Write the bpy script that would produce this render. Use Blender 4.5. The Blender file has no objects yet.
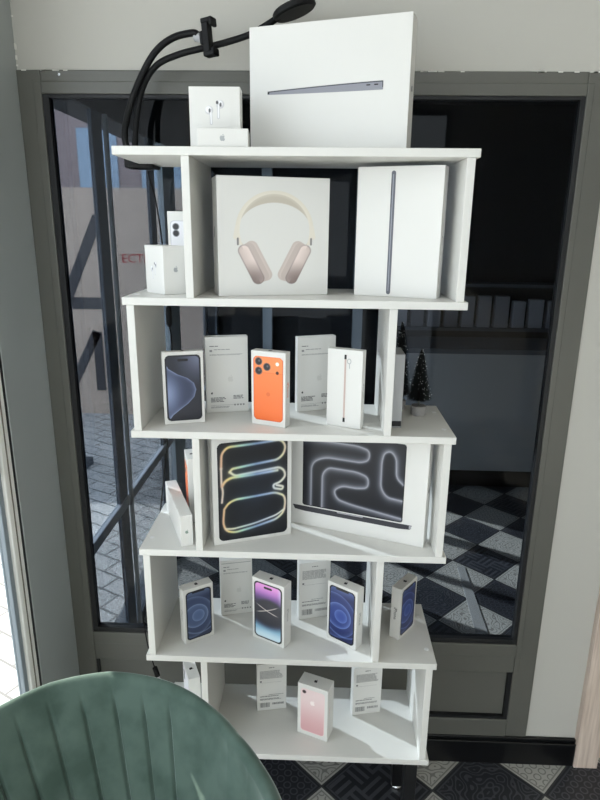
import bpy, bmesh, math, random
import numpy as np
from mathutils import Vector, Matrix
R = math.radians
random.seed(7)
sc = bpy.context.scene
col = sc.collection

# ------------------------------------------------------------------ camera
cd = bpy.data.cameras.new('camera'); cam = bpy.data.objects.new('camera', cd); col.objects.link(cam)
CAMP = (0.05473, -1.2319, -0.14543); YAW, PITCH, ROLL, FPX = -0.03177, 0.27717, 0.01151, 607.44
_f = Vector((math.sin(YAW) * math.cos(PITCH), math.cos(YAW) * math.cos(PITCH), -math.sin(PITCH)))
_r = Vector((math.cos(YAW), -math.sin(YAW), 0)); _u = _r.cross(_f)
_r2 = math.cos(ROLL) * _r + math.sin(ROLL) * _u; _u2 = -math.sin(ROLL) * _r + math.cos(ROLL) * _u
m = Matrix((_r2, _u2, -_f)).transposed().to_4x4(); m.translation = CAMP
cam.matrix_world = m
cd.sensor_fit = 'VERTICAL'; cd.sensor_height = 24.0; cd.lens = 24.0 * FPX / 800
cd.clip_start = 0.02; cd.clip_end = 200
sc.camera = cam
# ------------------------------------------------------------------ sky, sun, added fill lamps, exposure
w = bpy.data.worlds.new('sky'); sc.world = w; w.use_nodes = True
bg = w.node_tree.nodes['Background']; bg.inputs[0].default_value = (0.87, 0.93, 1.0, 1); bg.inputs[1].default_value = 3.4
sd = bpy.data.lights.new('sun', 'SUN'); sd.energy = 15; sd.color = (1.0, 0.94, 0.84); sd.angle = R(0.53)
sun = bpy.data.objects.new('sun', sd); col.objects.link(sun)
EL, AZ = R(29), R(-31.5)
sun.rotation_euler = Vector((math.cos(AZ) * math.cos(EL), math.sin(AZ) * math.cos(EL), -math.sin(EL))).to_track_quat('-Z', 'Y').to_euler()
for (x, y, p, sx, sy) in ((0.55, -1.35, 2.5, 1.2, 0.5), (0.9, -2.5, 3, 1.2, 0.6)):  # unseen area lamps added overhead as indoor fill
    ld = bpy.data.lights.new('ceiling_fill_light', 'AREA'); ld.shape = 'RECTANGLE'; ld.size = sx; ld.size_y = sy
    ld.energy = p; ld.color = (1.0, 0.97, 0.91)
    lo = bpy.data.objects.new('ceiling_fill_light', ld); col.objects.link(lo); lo.location = (x, y, 1.12)
sc.view_settings.view_transform = 'Standard'; sc.view_settings.look = 'None'
sc.view_settings.gamma = 1; sc.view_settings.use_curve_mapping = False
sc.view_settings.exposure = -0.12

# ------------------------------------------------------------------ helpers
def lin(c):
    c = np.asarray(c, float) / 255
    return np.where(c <= .04045, c / 12.92, ((c + .055) / 1.055) ** 2.4)
def rgb(*c):
    return (*[float(x) for x in lin(c)], 1.0)
MATS = {}
def mat(name, color, rough=.5, metal=0.0, bump=None, spec=.5, noise=None):
    if name in MATS: return MATS[name]
    mt = bpy.data.materials.new(name); mt.use_nodes = True; nt = mt.node_tree; b = nt.nodes['Principled BSDF']
    b.inputs['Base Color'].default_value = color; b.inputs['Roughness'].default_value = rough
    b.inputs['Metallic'].default_value = metal; b.inputs['Specular IOR Level'].default_value = spec
    if noise:   # (scale, amount): slight colour unevenness of the surface itself
        tc = nt.nodes.new('ShaderNodeTexCoord'); n = nt.nodes.new('ShaderNodeTexNoise'); n.inputs['Scale'].default_value = noise[0]
        nt.links.new(tc.outputs['Object'], n.inputs['Vector'])
        mx = nt.nodes.new('ShaderNodeMix'); mx.data_type = 'RGBA'
        k = noise[1]
        mx.inputs[6].default_value = (color[0] * (1 - k), color[1] * (1 - k), color[2] * (1 - k), 1)
        mx.inputs[7].default_value = (min(1, color[0] * (1 + k)), min(1, color[1] * (1 + k)), min(1, color[2] * (1 + k)), 1)
        nt.links.new(n.outputs['Fac'], mx.inputs[0]); nt.links.new(mx.outputs[2], b.inputs['Base Color'])
    if bump:
        tc = nt.nodes.new('ShaderNodeTexCoord'); n = nt.nodes.new('ShaderNodeTexNoise'); n.inputs['Scale'].default_value = bump[0]
        nt.links.new(tc.outputs['Object'], n.inputs['Vector'])
        bp = nt.nodes.new('ShaderNodeBump'); bp.inputs['Strength'].default_value = bump[1]; bp.inputs['Distance'].default_value = .002
        nt.links.new(n.outputs['Fac'], bp.inputs['Height']); nt.links.new(bp.outputs[0], b.inputs['Normal'])
    MATS[name] = mt
    return mt
def glass_mat(name, tint, refl):
    """clear or tinted pane: the face towards the viewer tints and mirrors, the far face lets light through"""
    mt = bpy.data.materials.new(name); mt.use_nodes = True; nt = mt.node_tree
    for n in list(nt.nodes): nt.nodes.remove(n)
    o = nt.nodes.new('ShaderNodeOutputMaterial'); t = nt.nodes.new('ShaderNodeBsdfTransparent'); g = nt.nodes.new('ShaderNodeBsdfGlossy')
    g.inputs['Roughness'].default_value = 0.01; g.inputs[0].default_value = (1, 1, 1, 1)
    geo = nt.nodes.new('ShaderNodeNewGeometry')
    cm = nt.nodes.new('ShaderNodeMix'); cm.data_type = 'RGBA'; cm.inputs[6].default_value = (*tint, 1); cm.inputs[7].default_value = (1, 1, 1, 1)
    nt.links.new(geo.outputs['Backfacing'], cm.inputs[0]); nt.links.new(cm.outputs[2], t.inputs[0])
    lw = nt.nodes.new('ShaderNodeFresnel'); lw.inputs['IOR'].default_value = refl
    sb = nt.nodes.new('ShaderNodeMath'); sb.operation = 'SUBTRACT'; sb.inputs[0].default_value = 1; nt.links.new(geo.outputs['Backfacing'], sb.inputs[1])
    mu = nt.nodes.new('ShaderNodeMath'); mu.operation = 'MULTIPLY'; nt.links.new(lw.outputs[0], mu.inputs[0]); nt.links.new(sb.outputs[0], mu.inputs[1])
    mx = nt.nodes.new('ShaderNodeMixShader')
    nt.links.new(mu.outputs[0], mx.inputs[0]); nt.links.new(t.outputs[0], mx.inputs[1]); nt.links.new(g.outputs[0], mx.inputs[2])
    nt.links.new(mx.outputs[0], o.inputs[0])
    return mt

class MB:
    """collects faces for ONE mesh object"""
    def __init__(s): s.v = []; s.f = []
    def add(s, vs, fs):
        k = len(s.v); s.v += [tuple(map(float, p)) for p in vs]; s.f += [tuple(i + k for i in f) for f in fs]; return s
    def box(s, x0, x1, y0, y1, z0, z1):
        return s.add([(x0, y0, z0), (x1, y0, z0), (x1, y1, z0), (x0, y1, z0), (x0, y0, z1), (x1, y0, z1), (x1, y1, z1), (x0, y1, z1)],
                     [(0, 3, 2, 1), (4, 5, 6, 7), (0, 1, 5, 4), (1, 2, 6, 5), (2, 3, 7, 6), (3, 0, 4, 7)])
    def tube(s, pts, r, n=12, cap=True):
        pts = [Vector(p) for p in pts]; rs = r if isinstance(r, (list, tuple)) else [r] * len(pts)
        T = [(pts[min(i + 1, len(pts) - 1)] - pts[max(i - 1, 0)]).normalized() for i in range(len(pts))]
        ref = Vector((0, 0, 1)) if abs(T[0].z) < .9 else Vector((0, 1, 0))
        nx = T[0].cross(ref).normalized(); vs = []; fs = []
        for i, p in enumerate(pts):
            nx = (nx - T[i] * nx.dot(T[i])).normalized(); ny = T[i].cross(nx)
            for k in range(n):
                a = 2 * math.pi * k / n; vs.append(p + (nx * math.cos(a) + ny * math.sin(a)) * rs[i])
        for i in range(len(pts) - 1):
            for k in range(n):
                a, b = i * n + k, i * n + (k + 1) % n; fs.append((a, b, b + n, a + n))
        if cap:
            fs.append(tuple(range(n))[::-1]); fs.append(tuple((len(pts) - 1) * n + k for k in range(n)))
        return s.add(vs, fs)
    def lathe(s, prof, n=24, c=(0, 0, 0)):
        vs = []; fs = []
        for (r, z) in prof:
            for k in range(n):
                a = 2 * math.pi * k / n; vs.append((c[0] + r * math.cos(a), c[1] + r * math.sin(a), c[2] + z))
        for i in range(len(prof) - 1):
            for k in range(n):
                a, b = i * n + k, i * n + (k + 1) % n; fs.append((a, b, b + n, a + n))
        fs.append(tuple(range(n))[::-1]); fs.append(tuple((len(prof) - 1) * n + k for k in range(n)))
        return s.add(vs, fs)
    def build(s, name, material, parent=None, bevel=0, smooth=False, seg=2):
        me = bpy.data.meshes.new(name); me.from_pydata(s.v, [], s.f); me.update()
        if bevel:
            bm = bmesh.new(); bm.from_mesh(me)
            bmesh.ops.bevel(bm, geom=bm.edges[:], offset=bevel, segments=seg, affect='EDGES', profile=.5, clamp_overlap=True)
            bm.to_mesh(me); bm.free()
        if smooth:
            me.polygons.foreach_set('use_smooth', [True] * len(me.polygons))
        o = bpy.data.objects.new(name, me); col.objects.link(o); me.materials.append(material)
        if parent: o.parent = parent
        return o
def thing(name, label, cat, loc=(0, 0, 0), rz=0.0, group=None):
    o = bpy.data.objects.new(name, None); col.objects.link(o); o.empty_display_size = .05
    o.location = loc; o.rotation_euler = (0, 0, rz); o['label'] = label; o['category'] = cat
    if group: o['group'] = group
    return o
def tag(o, label, cat, group=None):
    o['label'] = label; o['category'] = cat
    if group: o['group'] = group
    return o
def struct(o, label=None, cat=None):
    o['kind'] = 'structure'
    if label: o['label'] = label
    if cat: o['category'] = cat
    return o
def sroot(name, label=None, cat=None):
    o = bpy.data.objects.new(name, None); col.objects.link(o); return struct(o, label, cat)
def smooth_path(pts, k=8):
    P = [Vector(p) for p in pts]; out = []
    for i in range(len(P) - 1):
        a, b, c, d = P[max(i - 1, 0)], P[i], P[i + 1], P[min(i + 2, len(P) - 1)]
        for j in range(k):
            t = j / k
            out.append(.5 * ((2 * b) + (c - a) * t + (2 * a - 5 * b + 4 * c - d) * t * t + (-a + 3 * b - 3 * c + d) * t ** 3))
    return out + [P[-1]]

# ------------------------------------------------------------------ materials
M_white = mat('white melamine board', rgb(218, 217, 212), .42, bump=(260, .05))
M_paper = mat('white box paper', rgb(222, 221, 217), .45)
M_wall = mat('painted plaster', rgb(190, 188, 181), .9, bump=(60, .12), noise=(3, .02))
M_frame = mat('grey powder coated metal', rgb(94, 94, 88), .36, noise=(9, .05), bump=(300, .06))
M_gasket = mat('black rubber gasket', rgb(9, 11, 15), .5)
M_black = mat('black plastic', rgb(10, 11, 13), .55, spec=.25)
M_blackmetal = mat('black powder coated metal', rgb(16, 17, 19), .35)
M_base = mat('black glossy baseboard', rgb(9, 10, 13), .3)
M_chrome = mat('chrome', rgb(205, 205, 205), .18, 1.0)
M_ink = mat('black ink', rgb(22, 22, 24), .5)
M_greyink = mat('grey ink', rgb(150, 150, 150), .6)
M_darkgreyink = mat('dark grey ink', rgb(112, 112, 112), .6)
M_orangeink = mat('orange ink', rgb(226, 130, 80), .6)
M_silverink = mat('silver ink', rgb(165, 168, 170), .4)
M_whitepl = mat('white plastic', rgb(226, 226, 226), .35)
M_doorglass = glass_mat('tinted door glass', (.285, .33, .385), 1.2)
M_clear = glass_mat('clear window glass', (.9, .93, .93), 1.3)
M_vest = glass_mat('vestibule window glass', (.62, .65, .68), 1.3)
M_lower = glass_mat('smoked lower glass', (.42, .44, .46), 1.3)
M_dark = mat('charcoal wall paint', rgb(34, 37, 41), .8)
M_darkpost = mat('dark metal post', rgb(84, 92, 102), .5)
M_ceil = mat('dark ceiling paint', rgb(58, 56, 58), .9)
M_ceilw = mat('white ceiling paint', rgb(215, 214, 208), .9)

def wood_mat():
    mt = bpy.data.materials.new('pale oak laminate'); mt.use_nodes = True; nt = mt.node_tree; b = nt.nodes['Principled BSDF']
    tc = nt.nodes.new('ShaderNodeTexCoord'); mp = nt.nodes.new('ShaderNodeMapping'); mp.inputs['Scale'].default_value = (60, 60, 3)
    n = nt.nodes.new('ShaderNodeTexNoise'); n.inputs['Scale'].default_value = 2.0; n.inputs['Detail'].default_value = 5
    cr = nt.nodes.new('ShaderNodeValToRGB'); cr.color_ramp.elements[0].color = rgb(186, 166, 152); cr.color_ramp.elements[1].color = rgb(222, 206, 192)
    cr.color_ramp.elements[0].position = .3; cr.color_ramp.elements[1].position = .7
    nt.links.new(tc.outputs['Object'], mp.inputs[0]); nt.links.new(mp.outputs[0], n.inputs['Vector']); nt.links.new(n.outputs['Fac'], cr.inputs[0])
    nt.links.new(cr.outputs[0], b.inputs['Base Color']); b.inputs['Roughness'].default_value = .5
    return mt
M_wood = wood_mat()

def tile_mat():
    """diagonal black and white patterned floor tiles"""
    mt = bpy.data.materials.new('patterned cement tile'); mt.use_nodes = True; nt = mt.node_tree; b = nt.nodes['Principled BSDF']
    N = lambda t: nt.nodes.new(t); Lk = nt.links.new
    def mth(op, a, c=None, d=None):
        n = N('ShaderNodeMath'); n.operation = op
        for i, x in enumerate((a, c, d)):
            if x is None: continue
            if isinstance(x, (int, float)): n.inputs[i].default_value = x
            else: Lk(x, n.inputs[i])
        return n.outputs[0]
    geo = N('ShaderNodeNewGeometry'); sp = N('ShaderNodeSeparateXYZ'); Lk(geo.outputs['Position'], sp.inputs[0])
    X = mth('SUBTRACT', sp.outputs[0], .087); Y = mth('SUBTRACT', sp.outputs[1], .199); s = 1 / (math.sqrt(2) * .2326)
    U = mth('MULTIPLY', mth('ADD', X, Y), s); V = mth('MULTIPLY', mth('SUBTRACT', X, Y), s)
    fu, fv = mth('FLOOR', U), mth('FLOOR', V); u, v = mth('FRACT', U), mth('FRACT', V)
    par = mth('FLOORED_MODULO', mth('ADD', fu, fv), 2.0)          # 0 dark, 1 light
    cu, cv = mth('SUBTRACT', u, .5), mth('SUBTRACT', v, .5)
    au, av = mth('ABSOLUTE', cu), mth('ABSOLUTE', cv)
    edge = mth('MAXIMUM', au, av)
    grout = mth('GREATER_THAN', edge, .488)
    border = mth('MULTIPLY', mth('GREATER_THAN', edge, .445), mth('LESS_THAN', edge, .465))
    cell = N('ShaderNodeCombineXYZ'); Lk(fu, cell.inputs[0]); Lk(fv, cell.inputs[1])
    wn = N('ShaderNodeTexWhiteNoise'); wn.noise_dimensions = '3D'; Lk(cell.outputs[0], wn.inputs[0])
    rnd = wn.outputs['Value']
    # pattern A: angular key fret; B: scrolls; C: lattice of rounds
    tri = lambda x, k: mth('PINGPONG', mth('MULTIPLY', x, k), 1.0)
    ck = mth('FLOORED_MODULO', mth('ADD', mth('FLOOR', mth('MULTIPLY', u, 3.0)), mth('FLOOR', mth('MULTIPLY', v, 3.0))), 2.0)
    su = mth('GREATER_THAN', mth('FRACT', mth('MULTIPLY', u, 9.0)), .55); sv = mth('GREATER_THAN', mth('FRACT', mth('MULTIPLY', v, 9.0)), .55)
    pA = mth('ADD', mth('MULTIPLY', su, ck), mth('MULTIPLY', sv, mth('SUBTRACT', 1.0, ck)))
    comb = N('ShaderNodeCombineXYZ'); Lk(au, comb.inputs[0]); Lk(av, comb.inputs[1])
    no = N('ShaderNodeTexNoise'); no.inputs['Scale'].default_value = 5; no.inputs['Detail'].default_value = 0; Lk(comb.outputs[0], no.inputs['Vector'])
    pB = mth('GREATER_THAN', mth('PINGPONG', mth('MULTIPLY', no.outputs['Fac'], 14), 1.0), .66)
    ru, rv = mth('SUBTRACT', mth('FRACT', mth('MULTIPLY', u, 8)), .5), mth('SUBTRACT', mth('FRACT', mth('MULTIPLY', v, 8)), .5)
    rr = mth('SQRT', mth('ADD', mth('MULTIPLY', ru, ru), mth('MULTIPLY', rv, rv)))
    pC = mth('MULTIPLY', mth('GREATER_THAN', rr, .28), mth('LESS_THAN', rr, .42))
    m3 = mth('FLOORED_MODULO', fu, 3.0); isA = mth('MULTIPLY', mth('LESS_THAN', m3, .5), mth('SUBTRACT', 1.0, par)); isC = mth('GREATER_THAN', m3, 1.5)
    isB = mth('SUBTRACT', 1.0, mth('ADD', isA, isC))
    inner = mth('LESS_THAN', edge, .44)
    pat = mth('MULTIPLY', inner, mth('ADD', mth('ADD', mth('MULTIPLY', pA, isA), mth('MULTIPLY', pB, isB)), mth('MULTIPLY', pC, isC)))
    pat = mth('MAXIMUM', pat, border)
    def mix(f, a, c):
        n = N('ShaderNodeMix'); n.data_type = 'RGBA'; Lk(f, n.inputs[0])
        for i, x in ((6, a), (7, c)):
            if isinstance(x, tuple): n.inputs[i].default_value = x
            else: Lk(x, n.inputs[i])
        return n.outputs[2]
    dark = mix(pat, rgb(34, 36, 42), rgb(74, 76, 82)); light = mix(pat, rgb(180, 179, 173), rgb(132, 131, 127))
    c = mix(par, dark, light); c = mix(grout, c, rgb(60, 61, 62))
    Lk(c, b.inputs['Base Color']); b.inputs['Roughness'].default_value = .4
    return mt
M_tile = tile_mat()

def paving_mat():
    mt = bpy.data.materials.new('street paving bricks'); mt.use_nodes = True; nt = mt.node_tree; b = nt.nodes['Principled BSDF']
    tc = nt.nodes.new('ShaderNodeTexCoord'); mp = nt.nodes.new('ShaderNodeMapping'); mp.inputs['Rotation'].default_value = (0, 0, R(28))
    br = nt.nodes.new('ShaderNodeTexBrick'); br.inputs['Scale'].default_value = 1.0; br.inputs['Brick Width'].default_value = .22; br.inputs['Row Height'].default_value = .11
    br.inputs['Mortar Size'].default_value = .006; br.inputs['Color1'].default_value = rgb(200, 198, 194); br.inputs['Color2'].default_value = rgb(212, 210, 206); br.inputs['Mortar'].default_value = rgb(120, 119, 118)
    nt.links.new(tc.outputs['Object'], mp.inputs[0]); nt.links.new(mp.outputs[0], br.inputs['Vector']); nt.links.new(br.outputs['Color'], b.inputs['Base Color'])
    b.inputs['Roughness'].default_value = .85
    return mt
M_pave = paving_mat()

def print_mat():
    mt = bpy.data.materials.new('printed ink'); mt.use_nodes = True; nt = mt.node_tree; b = nt.nodes['Principled BSDF']
    a = nt.nodes.new('ShaderNodeVertexColor'); a.layer_name = 'ink'
    nt.links.new(a.outputs[0], b.inputs['Base Color']); b.inputs['Roughness'].default_value = .38
    return mt
M_print = print_mat()

# ------------------------------------------------------------------ the setting
FZ = -1.75; DY = 0.32; XL = -0.665
# floor, shop and vestibule in one
struct(MB().box(XL - .12, 2.6, -3.3, 3.1, FZ - .06, FZ).build('floor', M_tile))
struct(MB().box(XL - .12, 2.6, -3.3, DY + .05, 1.15, 1.22).build('ceiling', M_ceilw))
wf = MB()
wf.box(XL, 2.6, DY, DY + .09, .2, 1.15)            # above the door
wf.box(.716, .868, DY, DY + .09, -1.75, .2)        # strip beside the door
wf.box(1.86, 2.6, DY, DY + .09, -1.75, .2)
wf.box(.868, 1.86, DY, DY + .09, .1, .2)
struct(wf.build('wall_front', M_wall), 'white plastered wall above and beside the grey door', 'wall')
struct(MB().box(2.6, 2.7, -3.3, 3.1, FZ, 1.22).build('wall_right', M_wall))
wb = MB(); wb.box(XL - .1, 2.7, -3.4, -3.3, .75, 1.22); wb.box(XL - .1, -.45, -3.4, -3.3, FZ, .75); wb.box(1.06, 2.7, -3.4, -3.3, FZ, .75)
struct(wb.build('wall_back', M_wall))
wn2 = sroot('window_2')  # unseen back window, opening shaped to let in front fill light
f = MB()
for x in (-.45, .29, 1.02): f.box(x, x + .04, -3.38, -3.32, FZ, .75)
f.box(-.41, 1.02, -3.38, -3.32, FZ, FZ + .06); f.box(-.41, 1.02, -3.38, -3.32, .71, .75)
f.build('window_frame', M_frame, wn2); MB().box(-.43, 1.04, -3.352, -3.346, FZ + .04, .73).build('glass_pane', M_clear, wn2)
# baseboard under the door and wall strip
bb = MB().box(XL + .01, .868, DY - .010, DY, FZ, -1.655)
bb.box(XL + .01, .868, DY - .016, DY - .010, FZ, -1.668)
struct(bb.build('baseboard_front', M_base, bevel=.0015), 'black glossy baseboard under the grey door', 'baseboard')
# left side: corner pillar, wall above windows, window of the shop
pl = MB().box(XL - .03, XL, .095, DY + .02, FZ, 1.15); pl.box(XL - .03, XL, DY + .02, DY + .06, FZ, 1.15)
struct(pl.build('trim_1', mat('pale grey metal', rgb(160, 165, 164), .4, noise=(6, .05)), bevel=.002), 'tall grey metal corner pillar left of the door', 'pillar')
struct(MB().box(XL - .13, XL, -3.3, .095, .75, 1.15).build('wall_left', M_wall))
w1 = sroot('window_1', 'shop window at the left with white frame strip and street outside', 'window')
g = MB(); g.box(XL - .03, XL - .002, .083, .095, FZ, .75); g.build('gasket', M_gasket, w1)
f = MB(); f.box(XL - .03, XL, .042, .083, FZ, .75); f.box(XL - .1, XL, -3.28, -3.24, FZ, .75); f.box(XL - .03, XL, -1.76, -1.70, FZ, .75); f.box(XL - .03, XL, -1.70, .024, -.705, -.47)  # last box: unseen transom bar added to keep sun off the chair
f.box(XL - .1, XL, -3.24, .034, .71, .75)
f.build('window_frame', mat('white window profile', rgb(244, 243, 238), .5), w1, bevel=.003)
f = MB(); f.box(XL - .0295, XL + .0015, .060, .0640, FZ, .70); f.build('frame_groove', mat('grey brown groove', rgb(120, 112, 102), .8, noise=(40, .3)), w1)  # uneven grey brown strip along the white profile
f = MB(); f.box(XL - .026, XL - .008, .024, .042, FZ, .71); f.build('glazing_bead', mat('blue grey bead', rgb(128, 138, 146), .4), w1, bevel=.002)
g = MB(); g.box(XL - .022, XL - .018, -1.70, .024, FZ, -.705); g.box(XL - .022, XL - .018, -1.70, .024, -.47, .71); g.box(XL - .022, XL - .018, -3.24, -1.76, FZ, .71); g.build('glass_pane', M_clear, w1)

# the grey glazed door (fixed), glass opening x -.609..0.652, z -1.32..0.149
d1 = sroot('door_1', 'wide grey metal framed door with dark tinted glass behind the shelf', 'door')
y0, y1 = DY - .007, DY + .03
f = MB()
f.box(XL, -.609, y0, y1, FZ + .097, .2); f.box(.652, .716, y0, y1, FZ + .097, .2)
f.box(-.609, .652, y0, y1, .149, .2); f.box(-.609, .652, y0, y1, -1.42, -1.322); f.box(-.609, .652, y0, y1, -1.655, -1.593)
f.build('door_frame', M_frame, d1, bevel=.0025)
f = MB()   # raised inner sash, seams of the profile
f.box(-.628, -.609, y0 - .002, y0 + .01, -1.42, .176); f.box(.652, .668, y0 - .002, y0 + .01, -1.42, .176)
f.box(-.609, .652, y0 - .002, y0 + .01, .149, .176); f.box(-.609, .652, y0 - .002, y0 + .01, -1.362, -1.322)
f.build('sash', M_frame, d1, bevel=.002)
f = MB(); f.box(-.612, .655, y0 + .016, y1 - .005, -1.60, -1.415); f.build('lower_panel', M_frame, d1)
f = MB(); f.box(-.609, -.602, y0 + .004, y0 + .016, -1.593, -1.42); f.box(.640, .652, y0 + .004, y0 + .016, -1.593, -1.42); f.box(-.602, .640, y0 + .004, y0 + .016, -1.593, -1.583); f.build('panel_gasket', M_gasket, d1)
f = MB(); f.box(-.609, -.594, y0 + .002, DY + .02, -1.322, .149); f.box(.641, .652, y0 + .002, DY + .02, -1.322, .149)
f.box(-.594, .641, y0 + .002, DY + .02, .141, .149); f.box(-.594, .641, y0 + .002, DY + .02, -1.322, -1.307)
f.build('gasket', M_gasket, d1, bevel=.001)
MB().box(-.595, .642, DY + .008, DY + .014, -1.308, .143).build('glass_pane', M_doorglass, d1)
f = MB()
f.tube([(-.563, y0 - .0012, .190), (-.563, y0 + .002, .190)], .003, 12); f.tube([(.25, y0 - .0012, .190), (.25, y0 + .002, .190)], .0018, 12)
f.build('screw_head', M_chrome, d1)
f = MB()   # chipped plaster where the frame meets the wall
for k in range(26):
    x = random.choice((-.665, .55, .25, .6, .63)) + random.uniform(-.02, .12); s_ = random.uniform(.002, .006)
    if x > .7 or x < XL: continue
    f.box(x, x + s_ * 2.5, y0 - .0015, y0 + .002, .1975, .1985 + s_ * .35)
for z in (.208, .222, .243, .25, .31, .355): f.box(XL, XL + random.uniform(.002, .005), DY - .002, DY, z, z + random.uniform(.003, .012))
struct(f.build('trim_2', mat('chipped white plaster', rgb(222, 221, 214), .9)), 'chipped white plaster edge along the grey door frame', 'trim')

# wooden casing and inner door at the right
d2 = sroot('door_2', 'pale wooden door casing at the right edge', 'door')
f = MB(); f.box(.868, .94, DY - .022, DY + .09, FZ, .1); f.box(1.79, 1.86, DY - .022, DY + .09, FZ, .1); f.box(.94, 1.79, DY - .022, DY + .09, .03, .1)
f.build('casing', M_wood, d2, bevel=.002)
MB().box(.94, 1.79, DY + .02, DY + .06, FZ, .03).build('door_leaf', M_wood, d2)

# vestibule beyond the glass
struct(MB().box(XL - .1, 2.6, 3.05, 3.12, FZ, .9).build('wall_far', M_dark))
struct(MB().box(XL - .1, 2.6, DY + .09, 3.1, .62, .70).build('ceiling_vestibule', M_ceil))
for x_ in (-.345, .28):
    struct(MB().box(x_, x_ + .065, 2.97, 3.05, FZ, .62).build('trim_3', mat('light grey post', rgb(190, 200, 204), .6)), 'grey wall post beyond the door glass', 'post')
struct(MB().box(XL, 2.6, 3.03, 3.05, FZ, -1.62).build('baseboard_far', M_base))
struct(MB().box(XL - .12, XL, DY + .13, 3.1, .2, .65).build('wall_vestibule', M_dark))
w3 = sroot('window_3', 'glazed vestibule side seen through the dark door glass', 'window')
f = MB(); posts = ((.79, .88), (1.42, 1.5), (2.55, 2.65), (2.98, 3.05))
for (a, b_) in posts: f.box(XL - .015, XL, a, b_, FZ, .2)
f.box(XL - .09, XL, .45, 3.0, FZ, -1.70)
f.build('window_post', M_darkpost, w3, bevel=.003)
f = MB(); f.box(XL - .015, XL + .006, .40, 3.0, -1.175, -1.135); f.build('window_rail', mat('light metal rail', rgb(165, 172, 180), .4), w3, bevel=.003)
f = MB(); f.box(XL + .001, XL + .012, .885, .905, FZ, .2); f.build('frame_edge', mat('pale metal edge', rgb(225, 225, 220), .4), w3)
MB().box(XL - .015, XL + .01, 1.60, 1.82, FZ, .2).build('window_post', mat('light grey post', rgb(190, 200, 204), .6), w3)
g = MB()
for a, b_ in ((.40, .79), (.88, 1.42), (1.5, 1.72), (1.82, 2.55), (2.65, 2.98)): g.box(XL - .012, XL - .008, a, b_, -1.135, .2)
g.build('glass_pane', M_vest, w3)
g = MB()
for a, b_ in ((.40, .79), (.88, 1.42), (1.5, 1.72), (1.82, 2.55), (2.65, 2.98)): g.box(XL - .012, XL - .008, a, b_, -1.70, -1.175)
g.build('lower_glass_pane', M_lower, w3)

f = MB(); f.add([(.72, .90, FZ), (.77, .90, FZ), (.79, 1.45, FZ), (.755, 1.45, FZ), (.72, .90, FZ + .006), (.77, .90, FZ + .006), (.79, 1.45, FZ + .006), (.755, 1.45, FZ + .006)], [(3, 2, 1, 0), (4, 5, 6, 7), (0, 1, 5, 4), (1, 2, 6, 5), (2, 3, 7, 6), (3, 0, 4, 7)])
struct(f.build('trim_4', mat('thin pale strip', rgb(150, 151, 150), .7)), 'pale floor strip beyond the door glass', 'trim')  # low pale slab laid on the vestibule floor
# street
struct(MB().box(-14, XL - .12, -8, 14, -1.86, -1.80).build('ground', M_pave), 'sunlit pale brick paving of the street outside', 'ground')
# --------- street furniture, seen dimly through the glass
def font_mesh(txt, size, name='t', extrude=0.0):
    cu = bpy.data.curves.new(name, 'FONT'); cu.body = txt; cu.size = size; cu.align_x = 'CENTER'; cu.align_y = 'CENTER'; cu.extrude = extrude
    cu.resolution_u = 2
    ob = bpy.data.objects.new(name, cu); col.objects.link(ob)
    dg = bpy.context.evaluated_depsgraph_get(); me = bpy.data.meshes.new_from_object(ob.evaluated_get(dg))
    vs = [tuple(v.co) for v in me.vertices]; fs = [tuple(p.vertices) for p in me.polygons]
    bpy.data.objects.remove(ob); bpy.data.curves.remove(cu); bpy.data.meshes.remove(me)
    return vs, fs
hd = thing('street_hoarding', 'tan street hoarding with dark strokes and red lettering seen through dark glass', 'hoarding', (-2.6, 4.0, -1.80))
MB().box(-2.5, 1.75, 0, .06, 0, 1.95).build('panel', mat('tan boards', rgb(222, 198, 178), .8, noise=(1.5, .12)), hd)
M_stroke = mat('dark paint', rgb(78, 74, 76), .7)
f = MB()
def bar(fm, x0, z0, x1, z1, wd, y=-.006, t=.008):
    d = Vector((x1 - x0, 0, z1 - z0)); n = Vector((-d.z, 0, d.x)).normalized() * wd / 2; a = Vector((x0, y, z0)); b = Vector((x1, y, z1))
    fr = [a + n, a - n, b - n, b + n]; fm.add([*fr, *[p + Vector((0, t, 0)) for p in fr]], [(0, 1, 2, 3), (7, 6, 5, 4), (0, 4, 5, 1), (1, 5, 6, 2), (2, 6, 7, 3), (3, 7, 4, 0)])
bar(f, .42, .95, .78, 1.72, .09); bar(f, .50, 1.0, .78, 1.0, .1)
bar(f, .42, .22, .42, .75, .08); bar(f, .42, .22, .70, .75, .08); bar(f, .70, .22, .70, .75, .08)
f.build('painted_letter', M_stroke, hd)
f = MB(); vs, fs = font_mesh('ECTE', .105); f.add([(x + 1.08, -.006, y + 1.38) for x, y, z in vs], fs); f.build('red_lettering', mat('red paint', rgb(196, 48, 52), .6), hd)
fc = thing('street_building', 'bluish brick building across the street seen through dark glass', 'building', (-6.0, 11.0, -1.80))
MB().box(-6, 5, 0, 1, 0, 6.2).build('facade', mat('brown brick wall', rgb(165, 146, 142), .9, noise=(.8, .25)), fc)
for x in (-3.4, -2.2, -1.0, .2, 1.4, 2.6, 3.8):
    for z in (2.1, 3.9):
        MB().box(x, x + .75, -.05, .02, z, z + 1.3).build('window', mat('blue window glass', rgb(165, 186, 204), .2), fc)
sp = thing('street_lamp_post', 'thin dark post standing on the street paving', 'post', (-1.62, 2.75, -1.80))
MB().tube([(0, 0, 0), (0, 0, 3.2)], .03).build('pole', M_darkpost, sp); MB().box(-.06, .06, -.06, .06, 0, .05).build('base_plate', M_darkpost, sp)

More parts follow.
